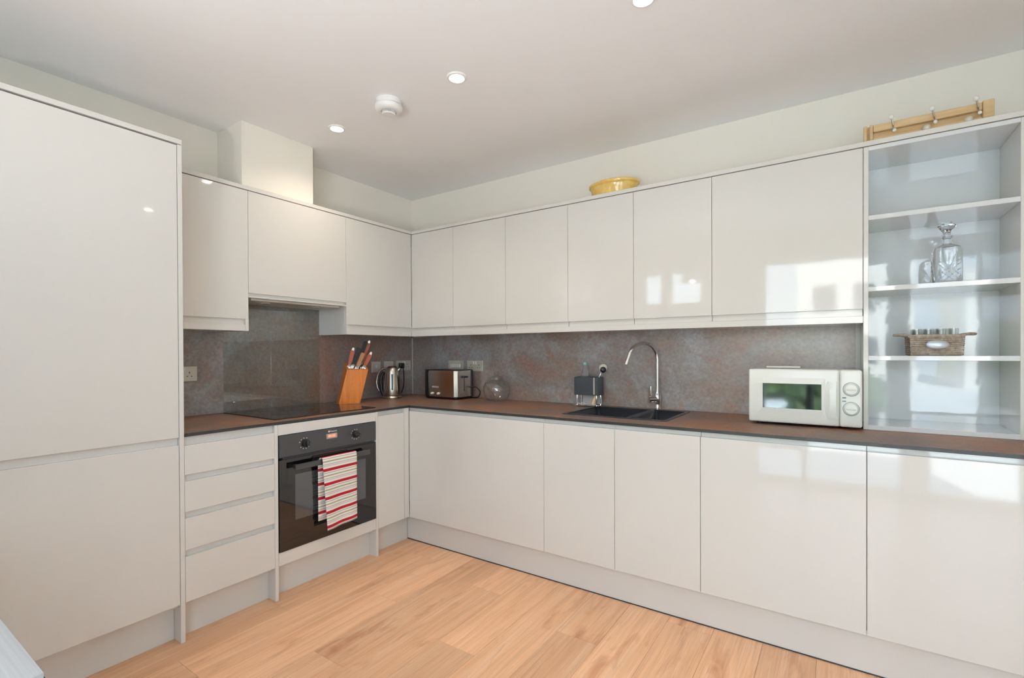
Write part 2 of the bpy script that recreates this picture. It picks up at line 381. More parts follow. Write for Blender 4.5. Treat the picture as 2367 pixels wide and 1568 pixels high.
# tall fridge housing
t = thing('tall_cabinet', 'tall glossy light grey built-in fridge cabinet at the left', 'cabinet', (0, -2.3, 0))
YL = -2.64
obj('carcass', bx(.004, DA-.024, YL, YT-T-.001, .15, 2.118), CARC, t)
obj('door', door_a(nb(), YL, YT-T-.001, .886, 2.134), GLOSS, t, label='tall upper door')
d = obj('door', door_a(nb(), YL, YT-T-.001, ZD0, .853), GLOSS, t, label='lower door')
obj('handle_recess', strip_a(YL, YT-T-.001, .845, .892, DA-.017), GLOSS, t)
obj('plinth', bx(.3, PA, YL, YT-T-.001, 0, .150), GLOSS, t)
o = obj('end_panel', bx(0.013, DA, YT-T, YT, 0, 2.138, .001, 1), GLOSS); tag(o, 'full-height light grey end panel beside the fridge cabinet', 'panel')
o = obj('top_panel', bx(0, DA, YL-.02, YT, 2.1415, 2.162, .001, 1), GLOSS); tag(o, 'light grey top board over the tall fridge cabinet', 'panel')
# a second tall unit further left, only its edge could be seen
t = thing('tall_cabinet', 'tall light grey cabinet beyond the fridge cabinet', 'cabinet', (0, -3, 0))
obj('carcass', bx(.004, DA-.024, -3.24, YL-.002, .15, 2.118), CARC, t)
obj('door', door_a(nb(), -3.24, YL-.002, ZD0, 2.134), GLOSS, t); obj('plinth', bx(.3, PA, -3.24, YL-.002, 0, .15), GLOSS, t)

# drawers
y0, y1 = YT, YO1-T
t = thing('drawer_unit', 'four-drawer light grey base unit left of the oven', 'cabinet', (0, (y0+y1)/2, 0))
obj('carcass', bx(.03, DA-.035, y0+.001, y1-.001, .15, ZW0-.001), CARC, t)
for (a, b_) in ((.720, .847), (.560, .691), (.395, .531), (.169, .366)):
    dr = obj('drawer_front', door_a(nb(), y0, y1, a, b_), GLOSS, t)
    obj('handle_recess', strip_a(y0+.001, y1-.001, b_-.006, b_+.034 if b_ < .8 else ZW0-.001, DA-.018), GLOSS, dr)
obj('plinth', bx(.3, PA, y0, y1, 0, .166), GLOSS, t)
o = obj('end_panel', bx(.013, DA, YO1-T, YO1, 0, ZW0-.001, .001, 1), GLOSS); tag(o, 'narrow light grey upright panel between drawers and oven', 'panel')
o = obj('end_panel', bx(.013, DA, YO2-T, YO2, 0, ZW0-.001, .001, 1), GLOSS); tag(o, 'narrow light grey upright panel right of the oven', 'panel')

# oven housing + oven
y0, y1 = YO1, YO2-T
t = thing('oven_housing', 'light grey housing unit around the built-in oven', 'cabinet', (0, (y0+y1)/2, 0))
obj('carcass', bx(.03, DA-.03, y0+.001, y1-.001, .15, .225), CARC, t)
obj('upper_filler', bx(DA-.02, DA, y0+g, y1-g, .830, ZW0-.002, .001, 1), GLOSS, t)
obj('lower_filler', bx(DA-.02, DA, y0+g, y1-g, .170, .236, .001, 1), GLOSS, t)
obj('plinth', bx(.3, PA, y0, y1, 0, .166), GLOSS, t)
t = thing('built_in_oven', 'black built-in electric oven under the hob', 'oven', (.4, (y0+y1)/2, .23))
oy0, oy1 = y0+.003, y1-.003; XO = DA+.006
obj('oven_body', bx(.08, DA-.02, oy0+.01, oy1-.01, .238, .826), BLACK, t)
fa = obj('control_panel', bx(DA-.02, XO, oy0, oy1, .716, .828, .002, 2), OVENF, t)
dd = obj('oven_door', bx(DA-.02, XO, oy0, oy1, .238, .704, .002, 2), BGLASS, t)
obj('inner_window', bx(XO, XO+.0008, -1.489, -1.038, .383, .618), OVENW, dd)
ha = obj('handle', bx(XO+.032, XO+.044, -1.511, -1.036, .648, .678, .004, 3), OVENF, dd)
for yy in (-1.495, -1.052): obj('handle_post', bx(XO-.001, XO+.034, yy-.010, yy+.010, .655, .672, .002, 1), BLACK, dd)
obj('vent_slot', bx(DA-.018, XO-.004, oy0+.02, oy1-.02, .704, .716), SEAL, t)
for (yy, zz, an) in ((-1.431, .771, 0), (-1.108, .773, PI/2)):
    b = lathe(nb(), ((0, .016), (.016, .016), (.019, .012), (.020, 0), (0, 0)), seg=28); box(b, -.018, .018, -.0045, .0045, .014, .026, .002, 1)
    b.transform(Matrix.Translation((XO, yy, zz)) @ Matrix.Rotation(an, 4, 'X') @ Matrix.Rotation(PI/2, 4, 'Y'))
    k = obj('knob', b, BLACK, t, True)
    pm = nb()
    for q in range(12):
        th = 2*PI*q/12+.2; cy, cz = yy+.032*math.cos(th), zz+.028*math.sin(th)
        if (q % 12) in (3, 2, 4, 7, 8, 9, 10, 5): box(pm, XO, XO+.0004, cy-.0022, cy+.0022, cz-.0022, cz+.0022)
    obj('dial_marks', pm, PRINT, t, kind='stuff')
ds = obj('display_window', bx(XO, XO+.0006, -1.302, -1.233, .773, .800), DISP, t)
text('display_digits', '88:88', .021, (XO+.0012, -1.268, .7865), (0, 1, 0), (0, 0, 1), LED, t)
text('logo_text', '\u25A0Hotpoint', .0125, (XO+.0006, -1.263, .812), (0, 1, 0), (0, 0, 1), PRINT, t)
pm = nb()
for q in range(5): lathe(pm, ((0, .001), (.003, .001), (.003, 0)), c=(0, 0, 0), seg=8) if False else box(pm, XO, XO+.0006, -1.298+q*.014, -1.293+q*.014, .757, .762)
obj('touch_marks', pm, SEAL, t, kind='stuff')

# corner base door on wall A
y0, y1 = YO2, DB
t = thing('base_cabinet', 'narrow light grey base cabinet in the corner right of the oven', 'cabinet', (0, (y0+y1)/2, 0))
obj('carcass', bx(.03, DA-.035, y0+.001, y1-.001, .15, ZW0-.001), CARC, t)
obj('door', door_a(nb(), y0, -.722, ZD0, ZD1-.004), GLOSS, t)
obj('corner_post', bx(DA-.02, DA, -.7205, DB-.001, ZD0, ZW0-.001), GLOSS, t)
obj('handle_recess', strip_a(y0+.001, -.7215, ZD1-.008, ZW0-.001, DA-.018), GLOSS, t)
obj('plinth', bx(.3, PA, y0, PB-.001, 0, .166), GLOSS, t)

# ------------------------------------------------------------------ base run, wall B (sink side)
XB = [DA+.001, 1.6737, 2.0756, 2.4804, 3.0813, 3.6813, XR-.003]
LB = ['wide light grey corner base cabinet beside the oven run', 'light grey base cabinet under the left of the sink', 'light grey base cabinet under the right of the sink',
      'wide light grey base cabinet below the microwave', 'light grey base cabinet below the open shelf unit', 'last light grey base cabinet at the right wall']
for i in range(6):
    x0, x1 = XB[i], XB[i+1]
    t = thing('base_cabinet', LB[i], 'cabinet', ((x0+x1)/2, -.35, 0))
    zt = .74 if i in (1, 2) else ZW0-.001
    c0 = nb(); box(c0, x0+.001, x1-.001, DB+.068, -.03, .168, zt if i else ZW0-.001)
    obj('carcass', c0, CARC, t)
    obj('door', door_b(nb(), x0, x1, ZD0, ZD1+.002), GLOSS, t)
    obj('handle_recess', bx(x0+(.001 if i else -.02), x1-.001, DB+.018, DB+.030, ZD1-.006, ZW0-.001), GLOSS, t)
t = obj('plinth_board', bx(PA+.001, XR-.003, PB, PB+.018, .005, .166), GLOSS); tag(t, 'long light grey plinth board below the sink-side cabinets', 'plinth')
obj('seal_strip', bx(PA+.001, XR-.003, PB-.001, PB+.015, 0, .005), SEAL, t)

# worktop (L-shaped, with a sink cut-out)
SX0, SX1, SY0, SY1 = 1.715, 2.285, -.535, -.090
xs = [.0125, DA+.002, SX0, SX1, XR-.002]; ys = [YT+.0005, DB-.002, SY0, SY1, -.0125]
def inw(u, v):
    if u > DA+.002 and v < DB-.002: return False
    if SX0 < u < SX1 and SY0 < v < SY1: return False
    return True
b = grid(nb(), xs, ys, inw, ZW0, ZW1, lambda u, v, w: (u, v, w))
bmesh.ops.recalc_face_normals(b, faces=b.faces)
for f in b.faces: f.material_index = 0 if f.normal.z > .5 else 1
o = obj('worktop', b, [WORK, EDGE]); tag(o, 'continuous thin rust-brown stone-effect worktop with black edge', 'worktop')

# hob
t = thing('hob', 'black ceramic glass hob set in the worktop', 'hob', (.31, -1.22, .9))
obj('glass_plate', bx(.050, .583, -1.550, -.893, .9002, .9052, .0018, 2), BGLASS, t)
for (hx, hy, r) in ((.19, -1.40, .075), (.19, -1.06, .095), (.43, -1.38, .095), (.43, -1.08, .075)):
    rb = lathe(nb(), ((r, 0), (r+.0015, 0), (r+.0015, .00015), (r, .00015)), (hx, hy, .9052), 48, close=True); obj('cooking_ring', rb, mat('ring_print', (.16, .16, .16), .4), t)

# sink
t = thing('sink', 'black composite one and a half bowl inset sink', 'sink', (2.0, -.3, .9))
rim = nb(); DX = 2.085
xs = [SX0-.004, SX0+.016, DX-.012, DX+.012, SX1-.014, SX1+.004]; ys = [SY0-.004, SY0+.016, SY1-.014, SY1+.004]
grid(rim, xs, ys, lambda u, v: not ((xs[1] < u < xs[2] or xs[3] < u < xs[4]) and ys[1] < v < ys[2]), .8995, .9035, lambda u, v, w: (u, v, w))
obj('rim', rim, SINKM, t)
def bowl(x0, x1, y0, y1, dep):
    b = nb(); z = .9; t_ = .006; i_ = .025
    outer = [(x0, y0, z), (x1, y0, z), (x1, y1, z), (x0, y1, z)]; bot = [(x0+i_, y0+i_, z-dep), (x1-i_, y0+i_, z-dep), (x1-i_, y1-i_, z-dep), (x0+i_, y1-i_, z-dep)]
    A = [b.verts.new(p) for p in outer]; C_ = [b.verts.new(p) for p in bot]
    for k in range(4): b.faces.new((A[k], A[(k+1) % 4], C_[(k+1) % 4], C_[k]))
    b.faces.new(C_)
    b2 = [e for e in b.edges if not e.is_boundary]
    bmesh.ops.bevel(b, geom=b2, offset=.014, segments=3, affect='EDGES')
    return b
for (a, b_, dd_) in ((xs[1], xs[2], .135), (xs[3], xs[4], .10)):
    bb = bowl(a, b_, ys[1], ys[2], dd_); o = obj('bowl', bb, SINKM, t, True); sm = o.modifiers.new('thick', 'SOLIDIFY'); sm.thickness = .004; sm.offset = 0
    w = obj('waste', lathe(nb(), ((0, .003), (.030, .003), (.038, 0), (0, 0)), ((a+b_)/2, (ys[1]+ys[2])/2, .9-dd_+.0025), 24), CHROME, t, True)
rk = nb()
for q in range(7): tube(rk, ((xs[3]-.02+q*.006, ys[1]+.03, .905), (xs[3]-.02+q*.006, ys[2]-.06, .905)), .0012, 6)
obj('divider_ribs', rk, SINKM, t)

# tap
TX, TY = 2.094, -.050
t = thing('mixer_tap', 'chrome swan-neck mixer tap behind the black sink', 'tap', (TX, TY, .9))
obj('base', lathe(nb(), ((0, 0), (.026, 0), (.026, .006), (.017, .012), (.015, .03), (0, .03)), (TX, TY, .9)), CHROME, t, True)
obj('body', lathe(nb(), ((0, .03), (.013, .03), (.019, .042), (.020, .075), (.015, .09), (.0125, .105), (0, .105)), (TX, TY, .9)), CHROME, t, True)
pts = [(TX, TY, 1.0+q*.02) for q in range(11)]
ddx, ddy, R = -.54, -.845, .104
for q in range(1, 15):
    th = PI*q/14*.92; k = R*(1-math.cos(th)); pts.append((TX+ddx*k, TY+ddy*k, 1.2+R*.92*math.sin(th)))
e = Vector(pts[-1]); dirv = (Vector(pts[-1])-Vector(pts[-2])).normalized(); pts.append(tuple(e+dirv*.048))
obj('spout', tube(nb(), pts, .0105, 16), CHROME, t, True)
obj('nozzle', tube(nb(), (e+dirv*.034, e+dirv*.058), .0125, 16), CHROME, t, True)
lx, ly = TX-.033, TY-.024
b = tube(nb(), ((TX, TY, .962), (TX-.040, TY-.040, .962)), .019, 20); obj('cartridge_housing', b, CHROME, t, True)
obj('lever', tube(nb(), ((TX-.030, TY-.030, .975), (TX-.030, TY-.032, 1.040)), (.005, .0065), 12), CHROME, t, True)

# ------------------------------------------------------------------ wall cabinets
WX, WY = .3092, -.3109
YH0, YH1 = -1.5364, -.8986
ZB, ZDW0, ZDW1 = 1.368, 1.433, 2.136
def upper_a(y0, y1, label, zb=ZB, zd=ZDW0, zr=1.402, right=None):
    t = thing('wall_cabinet', label, 'cabinet', (0, (y0+y1)/2, zb))
    obj('carcass', bx(.001 if zb > 1.5 else .0125, WX-.024, y0+T, y1-T, zb+.02, 2.118), CARC, t)
    for a in (y0, y1-T): obj('side_panel', bx(.0125, WX-.0205, a+.0003, a+T-.0003, zb+.001, 2.136), GLOSS, t)
    obj('door', door_a(nb(), y0, y1 if right is None else right, zd, ZDW1, WX), GLOSS, t)
    obj('handle_recess', bx(WX-.030, WX-.014, y0+.002, y1-.002+(.025 if y1 == WY else 0), zr-.002, zd+.008), GLOSS, t)
    obj('pelmet', bx(.03, WX, y0+.0005+(T if y0 == YH1 else 0), y1-.0005-(T if y1 == YH0 else 0), zb, zr, .001, 1), GLOSS, t)
    return t
t = upper_a(YT+.0005, YH0, 'light grey wall cabinet between fridge cabinet and hood')
obj('side_frame', bx(WX-.02, WX, YH0-T, YH0-.0005, ZB, ZDW0), GLOSS, t)
t = upper_a(YH0, YH1, 'short light grey wall cabinet housing the cooker hood', 1.5525, 1.577, 1.560)
hb = bx(.03, WX-.03, YH0+.03, YH1-.03, 1.540, 1.5525, .002, 1)
t2 = thing('cooker_hood', 'slim grey cooker hood under the short wall cabinet', 'hood', (.15, -1.2, 1.54))
obj('hood_body', hb, NICKEL, t2)
for yy in (-1.38, -1.05): obj('hood_lamp', lathe(nb(), ((0, 0), (.022, 0), (.024, .003), (0, .003)), (.20, yy, 1.537), 20), PORC, t2, True)
t = upper_a(YH1, WY, 'light grey corner wall cabinet above the kettle')
obj('side_frame', bx(WX-.02, WX, YH1+.0005, YH1+T, ZB, ZDW0), GLOSS, t)

UB = [WX+.0005, .7216, 1.1739, 1.6319, 2.0419, 2.4545, 3.0820]
LU = ['light grey wall cabinet nearest the inner corner', 'light grey wall cabinet above the toaster and glass jar', 'light grey wall cabinet below the yellow bowl, left one',
      'light grey wall cabinet below the yellow bowl, above sink caddy', 'light grey wall cabinet above the tap reflecting small windows', 'widest light grey wall cabinet above the microwave']
for i in range(6):
    x0, x1 = UB[i], UB[i+1]
    t = thing('wall_cabinet', LU[i], 'cabinet', ((x0+x1)/2, -.15, ZB))
    obj('carcass', bx(x0+.001, x1-.001, WY+.024, -.0125, ZB+.02, 2.118), CARC, t)
    obj('door', door_b(nb(), x0, x1, ZDW0-.003, ZDW1, WY), GLOSS, t)
    obj('handle_recess', bx(x0+(.002 if i else -.02), x1-.002, WY+.014, WY+.023, 1.398, ZDW0+.006), GLOSS, t)
o = obj('pelmet_board', bx(UB[0], UB[-1], WY, -.03, ZB, 1.399, .001, 1), GLOSS); tag(o, 'continuous light grey pelmet under the sink-side wall cabinets', 'panel')
o = obj('top_panel', bx(.0, WX, YT+.0005, WY-.0005, 2.1405, 2.162, .001, 1), GLOSS); tag(o, 'light grey top board over the hob-side wall cabinets', 'panel')
# ---- open shelf unit
XS0, XS1 = 3.0828, 3.5715
o = obj('top_panel', bx(.0, XS1+T, WY, 0, 2.1405, 2.162, .001, 1), GLOSS); tag(o, 'long light grey top board carrying the yellow bowl and hook rail', 'panel')
t = thing('shelf_unit', 'open glossy grey shelf unit standing on the worktop', 'shelf', ((XS0+XS1)/2, -.15, .9))
obj('side_panel', bx(XS0, XS0+T, WY, -.001, .9005, 2.1365, .001, 1), GLOSS, t)
obj('side_panel', bx(XS1, XS1+T, WY, -.001, .9005, 2.1365, .001, 1), GLOSS, t)
obj('back_panel', bx(XS0+T, XS1, -.0137, -.001, .9005, 2.1365), SHELFM, t)
obj('top_board', bx(XS0+T, XS1, WY, -.0137, 2.1185, 2.1365, .001, 1), SHELFM, t)
for z in (1.8358, 1.5251, 1.2235): obj('shelf', bx(XS0+T, XS1, WY+.001, -.0137, z-.020, z, .001, 1), SHELFM, t)
obj('bottom_board', bx(XS0+T, XS1, WY, -.0137, .9005, .9205, .001, 1), SHELFM, t)
t = thing('wall_cabinet', 'tall light grey cabinet right of the open shelves', 'cabinet', (3.8, -.15, .9))
obj('carcass', bx(XS1+T+.001, XR-.003, WY+.024, -.001, .9005, 2.118), CARC, t)
obj('door', door_b(nb(), XS1+T, XR-.004, .905, ZDW1, WY), GLOSS, t)

# ------------------------------------------------------------------ electrical plates
def plate_a(y0, y1, label, kind, z0=1.098, z1=1.180):
    t = thing('wall_socket' if 'socket' in kind else 'wall_switch', label, 'socket' if 'socket' in kind else 'switch', (GA, (y0+y1)/2, (z0+z1)/2))
    obj('faceplate', bx(GA, GA+.008, y0, y1, z0, z1, .002, 2), NICKEL, t); return t
def holes(t, f, cx, cz, ax):    # three-pin socket outlet
    b = nb()
    for dx, dz, w, h in ((0, .012, .0022, .0045), (-.011, -.008, .0034, .0020), (.011, -.008, .0034, .0020)):
        if ax == 'a': box(b, f, f+.0006, cx+dx-w, cx+dx+w, cz+dz-h, cz+dz+h)
        else: box(b, cx+dx-w, cx+dx+w, f-.0006, f, cz+dz-h, cz+dz+h)
    obj('pin_holes', b, SEAL, t)
def rocker(t, f, cx, cz, ax, w=.006, h=.011, m=WHITE):
    if ax == 'a': obj('rocker', bx(f, f+.004, cx-w, cx+w, cz-h, cz+h, .0015, 1), m, t)
    else: obj('rocker', bx(cx-w, cx+w, f-.004, f, cz-h, cz+h, .0015, 1), m, t)
F = GA+.008
t = plate_a(-1.822, -1.673, 'satin metal double socket half hidden by the fridge cabinet', 'socket', 1.092, 1.175)
for cy in (-1.783, -1.708): holes(t, F, cy-.004, 1.128, 'a')
for cy in (-1.7585, -1.7365): rocker(t, F, cy, 1.158, 'a')
t = plate_a(-.450, -.361, 'satin metal single switch left of the kettle', 'switch', 1.094, 1.178); rocker(t, F, -.405, 1.14, 'a')
t = plate_a(-.324, -.229, 'satin metal switch with red light behind the kettle', 'switch', 1.096, 1.180)
rocker(t, F, -.29, 1.14, 'a'); rocker(t, F, -.262, 1.135, 'a', .007, .011, RED)
t = plate_a(-.197, -.040, 'satin metal double socket with the black kettle plug', 'socket', 1.100, 1.182)
for cy in (-.158, -.079): holes(t, F, cy, 1.138, 'a')
for cy in (-.130, -.107): rocker(t, F, cy, 1.166, 'a')
FB = -GA-.008
def plate_b(x0, x1, label, cat):
    t = thing('wall_' + cat, label, cat, ((x0+x1)/2, -GA, 1.145)); obj('faceplate', bx(x0, x1, FB, -GA, 1.104, 1.184, .002, 2), NICKEL, t); return t
t = plate_b(.418, .566, 'satin metal grid switch plate with a row of rockers above toaster', 'switch')
for q in range(5): rocker(t, FB, .448+q*.022, 1.142, 'b', .0085, .014)
t = plate_b(.609, .760, 'satin metal double socket above the right end of the toaster', 'socket')
for cx in (.648, .722): holes(t, FB, cx, 1.138, 'b')
for cx in (.674, .696): rocker(t, FB, cx, 1.166, 'b')

# ------------------------------------------------------------------ knife block and knives
FX = Vector((.193, -.876, .9002)); al = math.radians(60)
er = Vector((math.cos(al), math.sin(al), 0)); el = Vector((-math.sin(al), math.cos(al), 0))
aL, bR = .155, .140
lean = er*.055
base4 = [FX, FX+er*bR, FX+er*bR+el*aL, FX+el*aL]
tops = [base4[0]+lean+Vector((0,0,.232)), base4[1]+lean+Vector((0,0,.230)), base4[2]+lean+Vector((0,0,.272)), base4[3]+lean+Vector((0,0,.274))]
t = thing('knife_block', 'orange beech knife block beside the hob, holding knives', 'knife block', tuple(FX+er*bR/2+el*aL/2))
b = nb(); V0 = [b.verts.new(p) for p in base4]; V1 = [b.verts.new(p) for p in tops]
b.faces.new(V0[::-1])
for k in range(4): b.faces.new((V0[k], V0[(k+1) % 4], V1[(k+1) % 4], V1[k]))
cen = sum(tops, Vector())/4; ins = [cen+(p-cen)*.80 for p in tops]; dn = Vector((0, 0, -.05))-lean*.2
V2 = [b.verts.new(p) for p in ins]; V3 = [b.verts.new(p+dn) for p in ins]
for k in range(4):
    b.faces.new((V1[k], V1[(k+1) % 4], V2[(k+1) % 4], V2[k])); b.faces.new((V2[k], V2[(k+1) % 4], V3[(k+1) % 4], V3[k]))
b.faces.new(V3)
obj('block', b, BLKWOOD, t)
b = nb(); up1 = (tops[0]-base4[0]); nrm = (er.cross(Vector((0,0,1)))).normalized()
q0 = base4[0]+er*.055; q1 = base4[1]-er*.004
prism(b, [q0, q1, q1+up1*.62, q0+up1*.62], nrm*.008); obj('front_panel', b, BLKWOOD, t)
inn = [p+dn*.85 for p in ins]; bb = nb(); bb.faces.new([bb.verts.new(p) for p in inn]); prism(bb, inn, Vector((0,0,.004))); obj('slot_insert', bb, BLACK, t)
# knives: (fraction along er, fraction along el, handle length, lean extra, style)
KN = [(.02, .45, .115, .24, 'red', 'red-handled knife with steel cap at the left of the knife block'),
      (.30, .55, .135, .32, 'black', 'black-handled knife with grey bolster in the knife block'),
      (.50, .16, .112, .42, 'tan', 'brown-handled knife in the middle of the knife block'),
      (.62, .60, .182, .34, 'black', 'longest black-handled knife in the knife block'),
      (.90, .92, .160, .36, 'red', 'red-handled knife with steel cap behind the longest knife'),
      (1.0, .30, .098, .48, 'red', 'short red-handled knife at the right of the knife block')]
for (fu, fv, hl, le, st, lb) in KN:
    p0 = tops[0]*(1-fu)*(1-fv)+tops[1]*fu*(1-fv)+tops[2]*fu*fv+tops[3]*(1-fu)*fv
    p0 = cen+(p0-cen)*.72
    ax = (Vector((0, 0, 1))+er*le).normalized(); side = ax.cross(er).normalized(); u_, w_ = ax.cross(side).normalized(), side
    kt = thing('knife', lb, 'knife', tuple(p0))
    def bar(a, b_, wa, wb, th):
        bq = nb(); A0 = p0+ax*a; A1 = p0+ax*b_; vv = []
        for P_, w__ in ((A0, wa), (A1, wb)):
            for s1, s2 in ((-1,-1),(1,-1),(1,1),(-1,1)): vv.append(bq.verts.new(P_+u_*s1*w__/2+w_*s2*th/2))
        bq.faces.new(vv[:4][::-1]); bq.faces.new(vv[4:])
        for k in range(4): bq.faces.new((vv[k], vv[(k+1)%4], vv[4+(k+1)%4], vv[4+k]))
        bmesh.ops.bevel(bq, geom=list(bq.edges), offset=min(th, wa)*.22, segments=2, affect='EDGES'); return bq
    obj('blade', bar(-.05, .004, .022, .022, .003), CHROME, kt)
    obj('bolster', bar(0, .014, .020, .018, .012), DSTEEL, kt)
    obj('handle', bar(.013, hl, .023, .029, .020), {'red': REDH, 'black': BLACK, 'tan': TANH}[st], kt, True)
    if st == 'red': obj('end_cap', bar(hl-.002, hl+.020, .018, .014, .014), CHROME, kt)

# ------------------------------------------------------------------ kettle
KX, KY = .160, -.372
t = thing('kettle', 'brushed steel jug kettle on its base in the corner', 'kettle', (KX, KY, .9))
obj('power_base', lathe(nb(), ((0, 0), (.072, 0), (.074, .006), (.070, .016), (.066, .019), (0, .019)), (KX, KY, .9002), 40), STEEL, t, True)
obj('body', lathe(nb(), ((0, .021), (.064, .021), (.0665, .03), (.065, .08), (.060, .15), (.053, .205), (.047, .228), (.042, .234), (0, .236)), (KX, KY, .9), 48), STEEL, t, True)
obj('lid', lathe(nb(), ((0, .236), (.036, .2355), (.034, .241), (.010, .245), (0, .245)), (KX, KY, .9), 32), BLACK, t, True)
hd = -rt.normalized(); hd = Vector((hd.x, hd.y, 0)).normalized()
cK = Vector((KX, KY, .9))
hp = [cK+hd*r_+Vector((0, 0, z_)) for r_, z_ in ((.050, .222), (.070, .226), (.095, .205), (.113, .165), (.120, .120), (.113, .080), (.100, .055))]
obj('handle', tube(nb(), hp, (.008, .010, .010, .009, .009, .008, .004), 10), STEEL, t, True, label='curved steel handle')
obj('handle_grip', tube(nb(), [cK+hd*r_+Vector((0, 0, z_)) for r_, z_ in ((.062, .20), (.082, .17), (.088, .12), (.080, .06), (.066, .02))], (.011, .013, .013, .013, .012), 10), BLACK, t, True)
tv = Vector((cam.location.x-KX, cam.location.y-KY, 0)).normalized(); tr_ = Vector((-tv.y, tv.x, 0))
b = nb(); q = [cK+tv*(.066-.0135*((z_-.03)/.19)**1.6*1.05+.002)+Vector((0,0,z_)) for z_ in (.065, .10, .14, .185)]
for i in range(3):
    w1, w2 = .0065, .0065
    vs4 = [q[i]-tr_*w1, q[i]+tr_*w1, q[i+1]+tr_*w2, q[i+1]-tr_*w2]; prism(b, vs4, -tv*.006)
obj('water_gauge', b, GAUGE, t)
obj('spout', tube(nb(), (cK-hd*.040+Vector((0,0,.205)), cK-hd*.062+Vector((0,0,.226))), (.018, .010), 12), STEEL, t, True)
pp = [(F+.026, -.155, 1.135), (F+.030, -.150, 1.10), (.045, -.142, 1.05), (.052, -.150, .99), (.060, -.18, .93), (.075, -.23, .908), (.11, -.29, .907), (.14, -.33, .907)]
def smoothpath(P_, n=8):
    P_ = [Vector(p) for p in P_]; out = []
    for i in range(len(P_)-1):
        a, b_, c, d = P_[max(i-1, 0)], P_[i], P_[i+1], P_[min(i+2, len(P_)-1)]
        for k in range(n):
            s = k/n; out.append(.5*((2*b_)+(c-a)*s+(2*a-5*b_+4*c-d)*s*s+(3*b_-a-3*c+d)*s**3))
    return out+[P_[-1]]
obj('cord', tube(nb(), smoothpath(pp), .0038, 8), BLACK, t, True)
b = nb(); box(b, F+.0008, F+.026, -.180, -.130, 1.118, 1.162, .008, 3); obj('plug', b, BLACK, t, True)

# ------------------------------------------------------------------ toaster
x0, x1, y0, y1 = .372, .705, -.250, -.060
t = thing('toaster', 'wide brushed steel toaster with black ends', 'toaster', ((x0+x1)/2, (y0+y1)/2, .9))
b = nb(); box(b, x0+.035, x1-.012, y0, y1, .918, 1.112)
bmesh.ops.bevel(b, geom=[e for e in b.edges if abs(e.verts[0].co.z-e.verts[1].co.z) > .1], offset=.022, segments=6, affect='EDGES')
obj('shell', b, STEEL, t, True)
b = nb(); box(b, x0, x0+.050, y0+.006, y1-.006, .912, 1.112, .014, 3); obj('end_cap', b, BLACK, t, True)
obj('base', bx(x0+.01, x1-.02, y0+.012, y1-.012, .904, .919, .003, 1), BLACK, t)
for px in (x0+.03, x1-.05):
    for py in (y0+.03, y1-.03): obj('foot', lathe(nb(), ((0, 0), (.010, 0), (.010, .005), (0, .005)), (px, py, .9001), 12), BLACK, t)
b = nb(); grid(b, [x0+.006, x0+.05, x1-.05, x1-.014], [y0+.008, y0+.05, y0+.078, y0+.112, y0+.14, y1-.008], lambda u, v: not (x0+.05 < u < x1-.05 and (y0+.05 < v < y0+.078 or y0+.112 < v < y0+.14)), 1.111, 1.118, lambda u, v, w: (u, v, w))
obj('top_plate', b, BLACK, t)
obj('back_edge', bx(x1-.03, x1-.008, y1-.018, y1+.002, .915, 1.116, .003, 1), BLACK, t)
# end face: lever slot, lever, dial marks
obj('lever_slot', bx(x1-.0125, x1-.0115, y0+.090, y0+.096, .96, 1.07), BLACK, t)
obj('lever', bx(x1-.012, x1+.008, y0+.072, y0+.116, 1.058, 1.072, .004, 2), BLACK, t, True)
for q in range(4): obj('end_groove', bx(x1-.0125, x1-.0115, y0+.045+q*.014-.001, y0+.045+q*.014+.001, .945, 1.035), mat('groove_shade', (.30, .28, .25), .3, metal=.8) if q == 0 else bpy.data.materials['groove_shade'], t)
for px in (.462, .523):
    b = lathe(nb(), ((0, .012), (.008, .012), (.010, 0), (0, 0)), seg=18); b.transform(Matrix.Translation((px, y0, .942)) @ Matrix.Rotation(PI/2, 4, 'X')); obj('control_button', b, PORC, t, True)
text('logo_text', 'BREVILLE', .017, (.492, y0-.0004, .990), (1, 0, 0), (0, 0, 1), PRINT, t)
obj('cord', tube(nb(), smoothpath(((x1-.014, y1-.03, .985), (x1+.03, y1-.01, .985), (x1+.055, y1+.005, .955), (x1+.048, y1+.005, .920), (x1+.01, y1+.012, .9045), (x1-.05, y1+.025, .9045))), .0042, 8), BLACK, t, True)

# ------------------------------------------------------------------ glass jar with lid
JX, JY = .958, -.118
t = thing('glass_jar', 'round clear glass jar with domed lid on the worktop', 'jar', (JX, JY, .9))
w = .003
out = [(0, 0), (.060, 0), (.070, .004), (.086, .030), (.097, .068), (.096, .100), (.082, .130), (.058, .146), (.046, .152), (.046, .160)]
inn_ = [(.043, .160), (.043, .151), (.055, .143), (.079, .127), (.093, .099), (.094, .068), (.083, .031), (.067, .008), (0, .006)]
obj('bowl', lathe(nb(), out+inn_, (JX, JY, .9003), 48), GLASS, t, True)
obj('lid', lathe(nb(), ((0, .1605), (.050, .1605), (.051, .165), (.040, .174), (.020, .178), (.011, .181), (.010, .184), (.019, .190), (.021, .199), (.014, .207), (0, .210)), (JX, JY, .9003), 40), GLASS, t, True)

